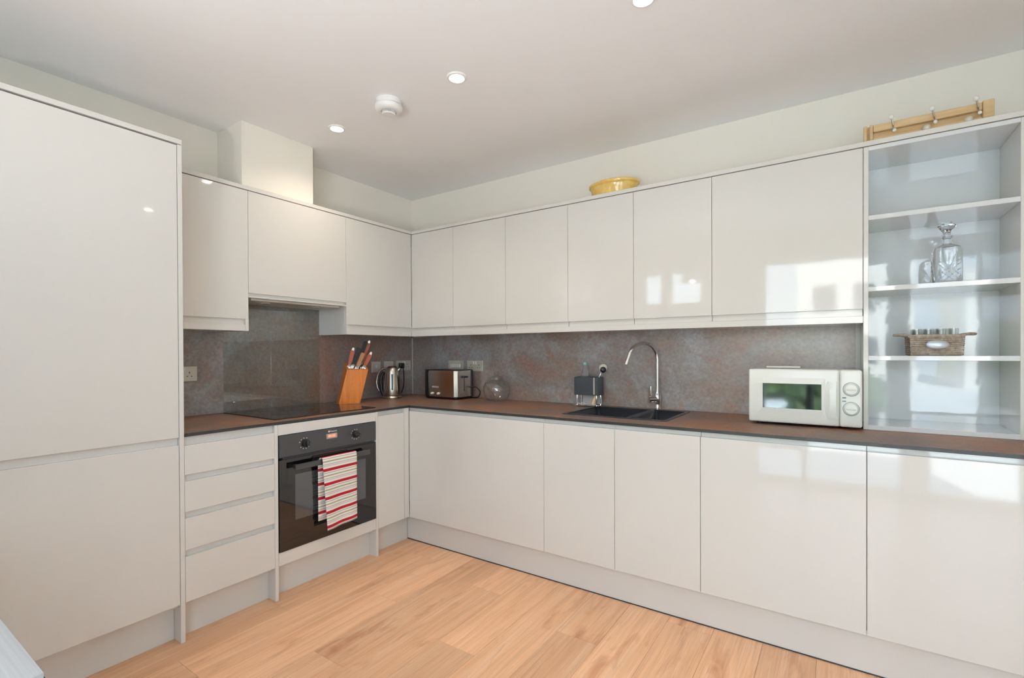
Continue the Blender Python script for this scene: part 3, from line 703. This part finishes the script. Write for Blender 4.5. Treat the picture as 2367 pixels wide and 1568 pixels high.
# ------------------------------------------------------------------ sink caddy, bottle, brush
cx0, cx1, cy0, cy1 = 1.585, 1.748, -.135, -.05
t = thing('sink_caddy', 'dark grey sink caddy on a chrome wire stand', 'caddy', ((cx0+cx1)/2, (cy0+cy1)/2, .9))
b = nb(); xs = [cx0, cx0+.003, cx1-.003, cx1]; ys = [cy0, cy0+.003, cy1-.003, cy1]
grid(b, xs, ys, lambda u, v: not (xs[1] < u < xs[2] and ys[1] < v < ys[2]), .975, 1.086, lambda u, v, w: (u, v, w)); box(b, cx0, cx1, cy0, cy1, .972, .976)
obj('box', b, SLATE, t)
obj('light_stripe', bx(cx1-.030, cx1-.022, cy0-.0012, cy0-.0002, .978, 1.084), NICKEL, t)
b = nb()
for px in (cx0+.014, cx1-.014):
    for py in (cy0+.012, cy1-.012): tube(b, ((px, py, .906), (px, py, .974)), .0025, 8)
for zz in (.917, .974):
    tube(b, ((cx0+.014, cy0+.012, zz), (cx1-.014, cy0+.012, zz), (cx1-.014, cy1-.012, zz), (cx0+.014, cy1-.012, zz), (cx0+.014, cy0+.012, zz)), .0025, 8)
obj('wire_frame', b, CHROME, t, True)
obj('drip_tray', bx(cx0-.006, cx1+.004, cy0-.008, cy1+.004, .905, .909, .001, 1), CHROME, t)
obj('back_plate', bx(cx0+.026, cx1-.006, cy1-.012, cy1-.009, .912, .975), mat('matt_silver', (.55, .57, .60), .4, metal=.4), t)
for px in (cx0+.008, cx1-.012):
    for py in (cy0+.004, cy1-.006): obj('foot', lathe(nb(), ((0, 0), (.006, 0), (.006, .005), (0, .005)), (px, py, .9002), 12), CHROME, t)
BXc = cx0+.058
t = thing('soap_bottle', 'clear conical soap bottle with teal cap in the caddy', 'bottle', (BXc, -.093, .976))
obj('bottle', lathe(nb(), ((0, 0), (.026, 0), (.030, .004), (.030, .105), (.026, .125), (.016, .158), (.0105, .175), (.0105, .186), (0, .186)), (BXc, -.093, .9765), 32), FROST, t, True)
obj('cap', lathe(nb(), ((0, .186), (.0125, .186), (.0135, .190), (.0125, .203), (.008, .207), (0, .207)), (BXc, -.093, .9765), 24), TEAL, t, True)
BHX = 1.762
t = thing('dish_brush', 'dish brush with beige head and black bristles standing in the caddy', 'brush', (BHX-.03, -.10, .91))
tv = Vector((cam.location.x-BHX, cam.location.y+.1, -.10)).normalized()
rot = tv.to_track_quat('Z', 'Y').to_matrix().to_4x4()
b = lathe(nb(), ((0, 0), (.022, 0), (.0255, .006), (.0245, .014), (0, .016)), seg=28); b.transform(Matrix.Translation((BHX, -.085, 1.145)) @ rot); obj('head', b, BRISB, t, True)
b = lathe(nb(), ((0, 0), (.018, 0), (.0185, .022), (.013, .026), (0, .027)), seg=24); b.transform(Matrix.Translation(Vector((BHX, -.085, 1.135))+tv*.014) @ rot); obj('bristles', b, BLACK, t, True)
obj('neck', tube(nb(), ((BHX, -.088, 1.14), (BHX-.022, -.092, 1.09), (1.728, -.105, .98)), .004, 8), CHROME, t, True)
b = tube(nb(), ((1.728, -.106, .990), (1.708, -.122, .913)), (.0095, .011), 12); obj('handle', b, mat('pale_beech', (.74, .52, .30), .5), t, True)

# ------------------------------------------------------------------ microwave
x0, x1, y0, y1, z0, z1 = 2.634, 3.078, -.380, -.050, .912, 1.162
t = thing('microwave_oven', 'cream microwave oven with two dials beside the shelves', 'microwave', ((x0+x1)/2, -.2, .9))
obj('casing', bx(x0+.004, x1-.003, y0+.022, y1, z0, z1-.002, .004, 2), CREAMP, t)
XD = x1-.082
dr = nb()
box(dr, x0, XD-.001, y0+.004, y0+.03, z0, z1, .009, 3)
dr = obj('door', dr, CREAMP, t, True)
b = nb(); ix0, ix1, iz0, iz1 = 2.668, 2.945, .950, 1.125
grid(b, [ix0, 2.695, 2.929, ix1], [iz0, .981, 1.096, iz1], lambda u, v: not (2.695 < u < 2.929 and .981 < v < 1.096), y0-.002, y0+.006, lambda u, v, w: (u, w, v))
for vtx in b.verts:
    if vtx.co.y < y0 and (abs(vtx.co.x-ix0) < 1e-4 or abs(vtx.co.x-ix1) < 1e-4 or abs(vtx.co.z-iz0) < 1e-4 or abs(vtx.co.z-iz1) < 1e-4): vtx.co.y = y0+.0045
obj('window_frame', b, CREAMP, dr)
obj('window', bx(2.693, 2.931, y0+.001, y0+.005, .979, 1.098), MWIN, dr)
b = nb()    # crescent door handle
P0 = []; 
for q in range(13):
    s = q/12; zz = .945+s*.165; P0.append((2.955+.006*math.sin(PI*s), zz, .004+.012*math.sin(PI*s)))
for i in range(12):
    (xa, za, ha_), (xb, zb_, hb_) = P0[i], P0[i+1]
    vs8 = [b.verts.new(p) for p in ((xa-.022*math.sin(PI*i/12)-.004, y0+.004, za), (XD-.006, y0+.004, za), (XD-.006, y0+.004, zb_), (xb-.022*math.sin(PI*(i+1)/12)-.004, y0+.004, zb_), (xa, y0+.004-ha_, za), (XD-.012, y0+.002-ha_*.6, za), (XD-.012, y0+.002-hb_*.6, zb_), (xb, y0+.004-hb_, zb_))]
    for f in ((4,5,6,7), (0,4,7,3), (1,2,6,5)): b.faces.new([vs8[k] for k in f])
bmesh.ops.remove_doubles(b, verts=b.verts, dist=.0002)
obj('door_handle', b, CREAMP, dr, True)
cp = obj('control_panel', bx(XD+.001, x1, y0+.004, y0+.03, z0, z1, .009, 3), CREAMP, t, True)
for zz, lb in ((1.078, None), (.993, None)):
    b = lathe(nb(), ((0, .014), (.021, .014), (.025, .010), (.027, 0), (0, 0)), seg=40); b.transform(Matrix.Translation((3.038, y0+.004, zz)) @ Matrix.Rotation(PI/2, 4, 'X'))
    k = obj('dial', b, CREAMP, cp, True)
    b = lathe(nb(), ((.0285, .0006), (.0305, .0006), (.0305, 0), (.0285, 0)), seg=40, close=True); b.transform(Matrix.Translation((3.038, y0+.004, zz)) @ Matrix.Rotation(PI/2, 4, 'X')); obj('dial_ring', b, DPRINT, cp)
    obj('dial_grip', bx(3.020, 3.056, y0-.014, y0-.008, zz-.003, zz+.003, .002, 1), CREAMP, cp)
obj('panel_marks', box(bx(3.006, 3.020, y0+.0034, y0+.0042, 1.038, 1.043), 3.006, 3.020, y0+.0034, y0+.0042, 1.023, 1.028), DPRINT, cp)
for px in (x0+.04, x1-.04):
    for py in (y0+.06, y1-.04): obj('foot', lathe(nb(), ((0, 0), (.012, 0), (.012, .0125), (0, .0125)), (px, py, .9002), 12), BLACK, t)
b = nb(); box(b, 2.690, 2.838, -.20, -.12, 1.1625, 1.1715, .003, 2); o = obj('slim_box', b, PORC); tag(o, 'slim bright white flat box lying on the microwave', 'box')

# ------------------------------------------------------------------ tea towel over the oven handle
XH = XO+.0445
def towel():
    b = nb(); uvl = b.loops.layers.uv.new('UVMap'); ny = 22
    prof = []     # (x, z, arc) from back bottom up over the bar and down the front
    for q in range(15): prof.append((XO+.0245, .345+(.672-.345)*q/14))
    for q in range(1, 7):
        th = PI*q/7; prof.append((XO+.038-.0135*math.cos(th), .676+.010*math.sin(th)))
    for q in range(1, 23): prof.append((XH+.008, .674-(.674-.292)*q/22))
    arc = [0]
    for a, c in zip(prof, prof[1:]): arc.append(arc[-1]+math.hypot(a[0]-c[0], a[1]-c[1]))
    top = arc[17]; R = []
    for i, (px, pz) in enumerate(prof):
        rowv = []
        for j in range(ny+1):
            s = j/ny; yl = -1.362 if i > 14 else -1.372; yr = -1.142 if i > 14 else -1.15
            f_ = max(0, (i-21)/21) if i > 21 else 0
            yy = yl+(yr-yl)*s + (.022*f_*(1-s) if i > 21 else 0); dx = .004*math.sin(s*9+.4)*(f_ if i > 21 else .2)
            rowv.append((b.verts.new((px+dx+(.006*f_*(1-s)), yy, pz + (.012*f_*s))), (s, (arc[i]-top+.004)/.0765)))
        R.append(rowv)
    for i in range(len(R)-1):
        for j in range(ny):
            q = (R[i][j], R[i][j+1], R[i+1][j+1], R[i+1][j]); f = b.faces.new([x[0] for x in q])
            for lp, x in zip(f.loops, q): lp[uvl].uv = x[1]
    return b
o = obj('tea_towel', towel(), TOWEL, smooth=True); tag(o, 'white tea towel with red, grey and green stripes over oven handle', 'towel')
sm = o.modifiers.new('thick', 'SOLIDIFY'); sm.thickness = .0022; sm.offset = 0

# ------------------------------------------------------------------ on top of the cabinets
BWX, BWY = 1.872, -.170
t = thing('ceramic_bowl', 'oval yellow glazed dish on top of the wall cabinets', 'bowl', (BWX, BWY, 2.162))
po = [(0, 0), (.112, 0), (.126, .006), (.138, .042), (.143, .066), (.148, .072), (.154, .077), (.155, .088), (.149, .092)]
pi_ = [(.140, .089), (.134, .062), (.122, .022), (.110, .010), (0, .008)]
obj('dish', lathe(nb(), po+pi_, (BWX, BWY, 2.1622), 56, 1, .72), CERAM, t, True)

# hook rail: coat rack of pine lying on its back edge
t = thing('hook_rail', 'pine hook rail with white knobs lying on the shelf unit top', 'hook rail', (3.3, -.22, 2.162))
rx0, rx1, ry = 3.086, 3.512, -.215
obj('back_board', bx(rx0, rx1, ry, ry+.014, 2.1625, 2.256, .001, 1), PINE, t)
obj('top_rail', bx(rx0+.035, rx1-.035, ry-.022, ry, 2.222, 2.252, .002, 1), PINE, t)
obj('bottom_rail', bx(rx0+.035, rx1-.035, ry-.020, ry, 2.1625, 2.196, .002, 1), PINE, t)
for a in (rx0, rx0+.022, rx1-.034): obj('end_block', bx(a, a+.012 if a < rx1-.035 else rx1, ry-.024, ry, 2.1625, 2.254 if a < rx1-.05 else 2.258, .002, 1), PINE, t)
for px in (3.190, 3.326, 3.462):
    h = obj('hook', tube(nb(), smoothpath(((px, ry-.022, 2.236), (px, ry-.034, 2.230), (px-.003, ry-.040, 2.243), (px-.006, ry-.042, 2.256))), .0035, 8), STEEL, t, True)
    b = nb(); bmesh.ops.create_uvsphere(b, u_segments=16, v_segments=10, radius=.0095); bmesh.ops.translate(b, verts=b.verts, vec=(px-.007, ry-.043, 2.264)); obj('knob', b, PORC, h, True)
    obj('lower_arm', tube(nb(), ((px, ry-.024, 2.232), (px+.003, ry-.036, 2.212)), .003, 8), STEEL, h, True)
    b = nb(); bmesh.ops.create_uvsphere(b, u_segments=14, v_segments=8, radius=.0075); bmesh.ops.translate(b, verts=b.verts, vec=(px+.004, ry-.039, 2.206)); obj('knob', b, PORC, h, True)
for px in (3.302, 3.434):
    b = nb(); bmesh.ops.create_uvsphere(b, u_segments=18, v_segments=12, radius=.015); bmesh.ops.translate(b, verts=b.verts, vec=(px, ry-.034, 2.188)); obj('silver_knob', b, NICKEL, t, True)

# ------------------------------------------------------------------ shelf contents
# decanter
DX_, DY_ = 3.372, -.215; zb = 1.5253; hw = .0455
t = thing('decanter', 'square cut-glass decanter with stopper on the second shelf', 'decanter', (DX_, DY_, zb))
def sq(prof, seg=8):
    b = nb(); rings = []
    for (r, z, p) in prof:     # p: 1 square .. 0 round
        ring = []
        for k in range(32):
            th = 2*PI*k/32+PI/4; cxx, cyy = math.cos(th), math.sin(th); m_ = max(abs(cxx), abs(cyy)); f_ = (1-p)+p/m_
            f_ = min(f_, 1.30) ; ring.append(b.verts.new((DX_+r*cxx*f_, DY_+r*cyy*f_, zb+z)))
        rings.append(ring)
    for a, c in zip(rings, rings[1:]):
        for k in range(32): b.faces.new((a[k], a[(k+1)%32], c[(k+1)%32], c[k]))
    b.faces.new(rings[0][::-1]); b.faces.new(rings[-1]); return b
obj('body', sq([(.044, 0, 1), (hw, .004, 1), (hw, .140, 1), (.043, .150, .9), (.030, .160, .4), (.015, .168, 0), (.0135, .176, 0), (.0135, .192, 0), (.019, .198, 0), (.019, .203, 0)]), DGLASS, t, True)
b = nb()     # cut facets: crossing ridges on front and side
def ridge(p, q, n, w=.004, h=.0022):
    p, q, n = Vector(p), Vector(q), Vector(n); d = (q-p).normalized(); s = d.cross(n).normalized()*w/2
    A = [b.verts.new(x) for x in (p-s, p+s, q+s, q-s)]; m0, m1 = b.verts.new(p+n*h), b.verts.new(q+n*h)
    b.faces.new((A[0], A[1], m0)); b.faces.new((A[2], A[3], m1)); b.faces.new((A[1], A[2], m1, m0)); b.faces.new((A[3], A[0], m0, m1))
for n, ux, o0 in (((0, -1, 0), Vector((1, 0, 0)), Vector((DX_, DY_-hw, zb))), ((-1, 0, 0), Vector((0, 1, 0)), Vector((DX_-hw, DY_, zb)))):
    def P2(u, z): return tuple(o0+ux*u+Vector((0, 0, z))+Vector(n)*.0002)
    for (u0, za, u1, zb2) in ((-.038, .008, .038, .085), (.038, .008, -.038, .085), (-.038, .028, .020, .092), (.038, .028, -.020, .092), (-.02, .006, .038, .062), (.02, .006, -.038, .062), (0, .058, 0, .128), (0, .058, .022, .118), (0, .058, -.022, .118), (0, .058, .038, .104), (0, .058, -.038, .104)):
        ridge(P2(u0, za), P2(u1, zb2), n)
obj('cut_pattern', b, DGLASS, t)
obj('stopper', lathe(nb(), ((0, .196), (.010, .198), (.0115, .206), (.012, .216), (.022, .232), (.030, .242), (.030, .247), (.020, .258), (0, .262)), (DX_, DY_, zb), 8), DGLASS, t)

# wicker basket with small glasses
BX0, BX1, BY0, BY1, BZ = 3.246, 3.414, -.275, -.135, 1.2238
t = thing('wicker_basket', 'grey wicker basket with oval metal plaque holding small glasses', 'basket', ((BX0+BX1)/2, (BY0+BY1)/2, BZ))
obj('base', bx(BX0+.004, BX1-.004, BY0+.004, BY1-.004, BZ, BZ+.006), WICK, t)
b = nb(); nrow = 9
for r_ in range(nrow):
    z = BZ+.006+r_*.0088; fl_ = .004*(r_/nrow-.5)
    pts = []
    per = [(BX0-fl_, BY0-fl_), (BX1+fl_, BY0-fl_), (BX1+fl_, BY1+fl_), (BX0-fl_, BY1+fl_)]
    for i in range(4):
        a, c = Vector((*per[i], 0)), Vector((*per[(i+1) % 4], 0)); n = 14 if i % 2 == 0 else 12
        nn = (c-a).normalized().cross(Vector((0, 0, 1)))
        for k in range(n): pts.append(a+(c-a)*k/n+nn*.0022*(1 if (k+r_) % 2 else -1)+Vector((0, 0, z)))
    pts.append(pts[0]); tube(b, pts, .0046, 6, False)
o = obj('woven_strands', b, WICK, t, True); o['kind'] = 'stuff'
b = nb()
tube(b, [(BX0-.003, BY0-.003, BZ+.083), (BX1+.003, BY0-.003, BZ+.083), (BX1+.003, BY1+.003, BZ+.083), (BX0-.003, BY1+.003, BZ+.083), (BX0-.003, BY0-.003, BZ+.083)], .0062, 8)
obj('rim', b, WICK, t, True)
ym = (BY0+BY1)/2
for s, xe in ((-1, BX0), (1, BX1)):
    obj('handle', tube(nb(), smoothpath(((xe, ym-.05, BZ+.084), (xe+s*.022, ym-.040, BZ+.090), (xe+s*.044, ym-.018, BZ+.090), (xe+s*.046, ym+.018, BZ+.090), (xe+s*.022, ym+.040, BZ+.090), (xe, ym+.05, BZ+.084))), .0058, 8), WICK, t, True)
b = lathe(nb(), ((0, .004), (.030, .0035), (.037, .001), (.037, 0), (0, 0)), seg=36, sx=1, sy=.5); b.transform(Matrix.Translation(((BX0+BX1)/2+.004, BY0-.0075, BZ+.046)) @ Matrix.Rotation(PI/2, 4, 'X')); obj('plaque', b, mat('dull_silver', (.42, .44, .47), .35, metal=.7), t, True, label='oval silver plaque')
gl = None; k = 0
for px in (3.272, 3.310, 3.350, 3.389):
    for py in (-.245, -.200, -.160):
        if gl is None:
            gl = thing('shot_glass', 'small clear glass standing in the wicker basket', 'glass', (px, py, BZ+.0065), 'small glasses in the basket')
            obj('tumbler', lathe(nb(), ((0, 0), (.0135, 0), (.0165, .108), (.0150, .108), (.0122, .008), (0, .007)), (px, py, BZ+.0065), 16), GLASS, gl, True)
            g0 = Vector((px, py, 0))
        else: dup(gl, Vector((px, py, 0))-g0)

# ------------------------------------------------------------------ ceiling fittings
LBL = ['recessed ceiling downlight nearest the boxed duct', 'recessed ceiling downlight in the middle of the ceiling', 'recessed ceiling downlight cut by the top of the frame',
       'recessed ceiling downlight above the open shelves', 'recessed ceiling downlight above the dining table', 'recessed ceiling downlight above the camera', 'recessed ceiling downlight near the right wall']
for (x, y), lb in zip(SPOTS, LBL):
    t = thing('downlight', lb, 'light', (x, y, ZC))
    obj('bezel', lathe(nb(), ((.030, .004), (.030, -.003), (.036, -.008), (.044, -.006), (.047, 0), (.047, .004)), (x, y, ZC-.0002), 40, close=True), WHITE, t, True)
    obj('lens', lathe(nb(), ((0, -.0115), (.015, -.0105), (.025, -.008), (.0295, -.004), (.0295, .0), (0, .0)), (x, y, ZC-.0002), 32), LAMP, t, True)
SMX, SMY = 1.093, -1.232
t = thing('smoke_detector', 'round white smoke detector on the ceiling', 'smoke detector', (SMX, SMY, ZC))
obj('base', lathe(nb(), ((0, 0), (.063, 0), (.063, -.024), (.058, -.027), (0, -.027)), (SMX, SMY, ZC), 48), WHITE, t, True)
obj('cover', lathe(nb(), ((0, -.027), (.060, -.027), (.069, -.031), (.067, -.044), (.058, -.054), (.050, -.056), (.038, -.056), (.038, -.052), (0, -.052)), (SMX, SMY, ZC), 48), WHITE, t, True)
b = nb()
for k in range(28):
    th = 2*PI*k/28; c, s = math.cos(th), math.sin(th)
    prism(b, [(SMX+r_*c-w__*s, SMY+r_*s+w__*c, ZC-.052) for r_, w__ in ((.022, -.0012), (.033, -.0012), (.033, .0012), (.022, .0012))], (0, 0, -.014))
obj('grille_fins', b, WHITE, t)
obj('cap', lathe(nb(), ((0, -.064), (.030, -.064), (.034, -.066), (.030, -.072), (0, -.074)), (SMX, SMY, ZC), 40), WHITE, t, True)
# pendant lamp behind the camera (its reflection shows in a wall cabinet door)
PX, PY = 1.64, -3.30
t = thing('pendant_lamp', 'domed white pendant lamp hanging near the small windows', 'lamp', (PX, PY, ZC))
obj('cable', tube(nb(), ((PX, PY, 2.14), (PX, PY, ZC)), .003, 8), WHITE, t)
obj('shade', lathe(nb(), ((.020, .14), (.05, .13), (.11, .06), (.135, 0), (.131, 0), (.106, .057), (.046, .126), (.020, .135)), (PX, PY, 2.02), 40), WHITE, t, True)
b = nb(); bmesh.ops.create_uvsphere(b, u_segments=20, v_segments=12, radius=.032); bmesh.ops.translate(b, verts=b.verts, vec=(PX, PY, 2.045)); obj('bulb', b, LAMP, t, True)

for (x, y), lb in zip(FILL_UP, ('added fill light on a slim grey stand between the small and the large windows',)):
    t = thing('fill_light_stand', lb, 'lamp', (x, y, 0))  # invented stand and bowl built around the added fill spot
    obj('base', lathe(nb(), ((0, 0), (.13, 0), (.13, .012), (.02, .02), (0, .02)), (x, y, 0), 32), NICKEL, t, True)
    obj('pole', tube(nb(), ((x, y, .02), (x, y, 1.17)), .011, 12), NICKEL, t, True)
    obj('fill_light_bowl', lathe(nb(), ((.012, 0), (.06, .012), (.12, .045), (.15, .085), (.146, .087), (.115, .05), (.06, .018), (.012, .006)), (x, y, 1.15), 36, close=True), WHITE, t, True)

t = thing('dining_chair', 'dark grey padded dining chair beside the white table, behind the camera', 'chair', (2.56, -3.22, 0))
CHM = mat('dark_grey_fabric', (.05, .052, .06), .8)
b = nb(); box(b, 2.34, 2.78, -3.43, -3.01, .43, .49, .02, 3); obj('seat', b, CHM, t, True)
b = nb(); box(b, 2.74, 2.79, -3.43, -3.01, .50, .93, .02, 3); obj('backrest', b, CHM, t, True)
for px in (2.37, 2.75):
    for py in (-3.40, -3.04): obj('leg', tube(nb(), ((px, py, .0), (px, py, .43)), (.010, .015), 10), BLACK, t, True)

# ------------------------------------------------------------------ table corner at the lower left
tx0, tx1, ty0, ty1 = .95, 1.989, -3.42, -2.728
t = thing('dining_table', 'white wood-grain table top corner with dark edge, lower left', 'table', ((tx0+tx1)/2, (ty0+ty1)/2, 0))
def rounded(z0, z1, i_):
    b = nb(); box(b, tx0+i_, tx1-i_, ty0+i_, ty1-i_, z0, z1)
    bmesh.ops.bevel(b, geom=[e for e in b.edges if abs(e.verts[0].co.z-e.verts[1].co.z) > .5*(z1-z0)], offset=.018, segments=6, affect='EDGES'); return b
obj('table_top', rounded(.742, .750, .0015), TABW, t); obj('edge_band', rounded(.722, .7418, 0), SEAL, t)
for px in (tx0+.06, tx1-.10):
    for py in (ty0+.06, ty1-.08): obj('leg', bx(px-.02, px+.02, py-.02, py+.02, 0, .7218, .003, 1), SEAL, t)
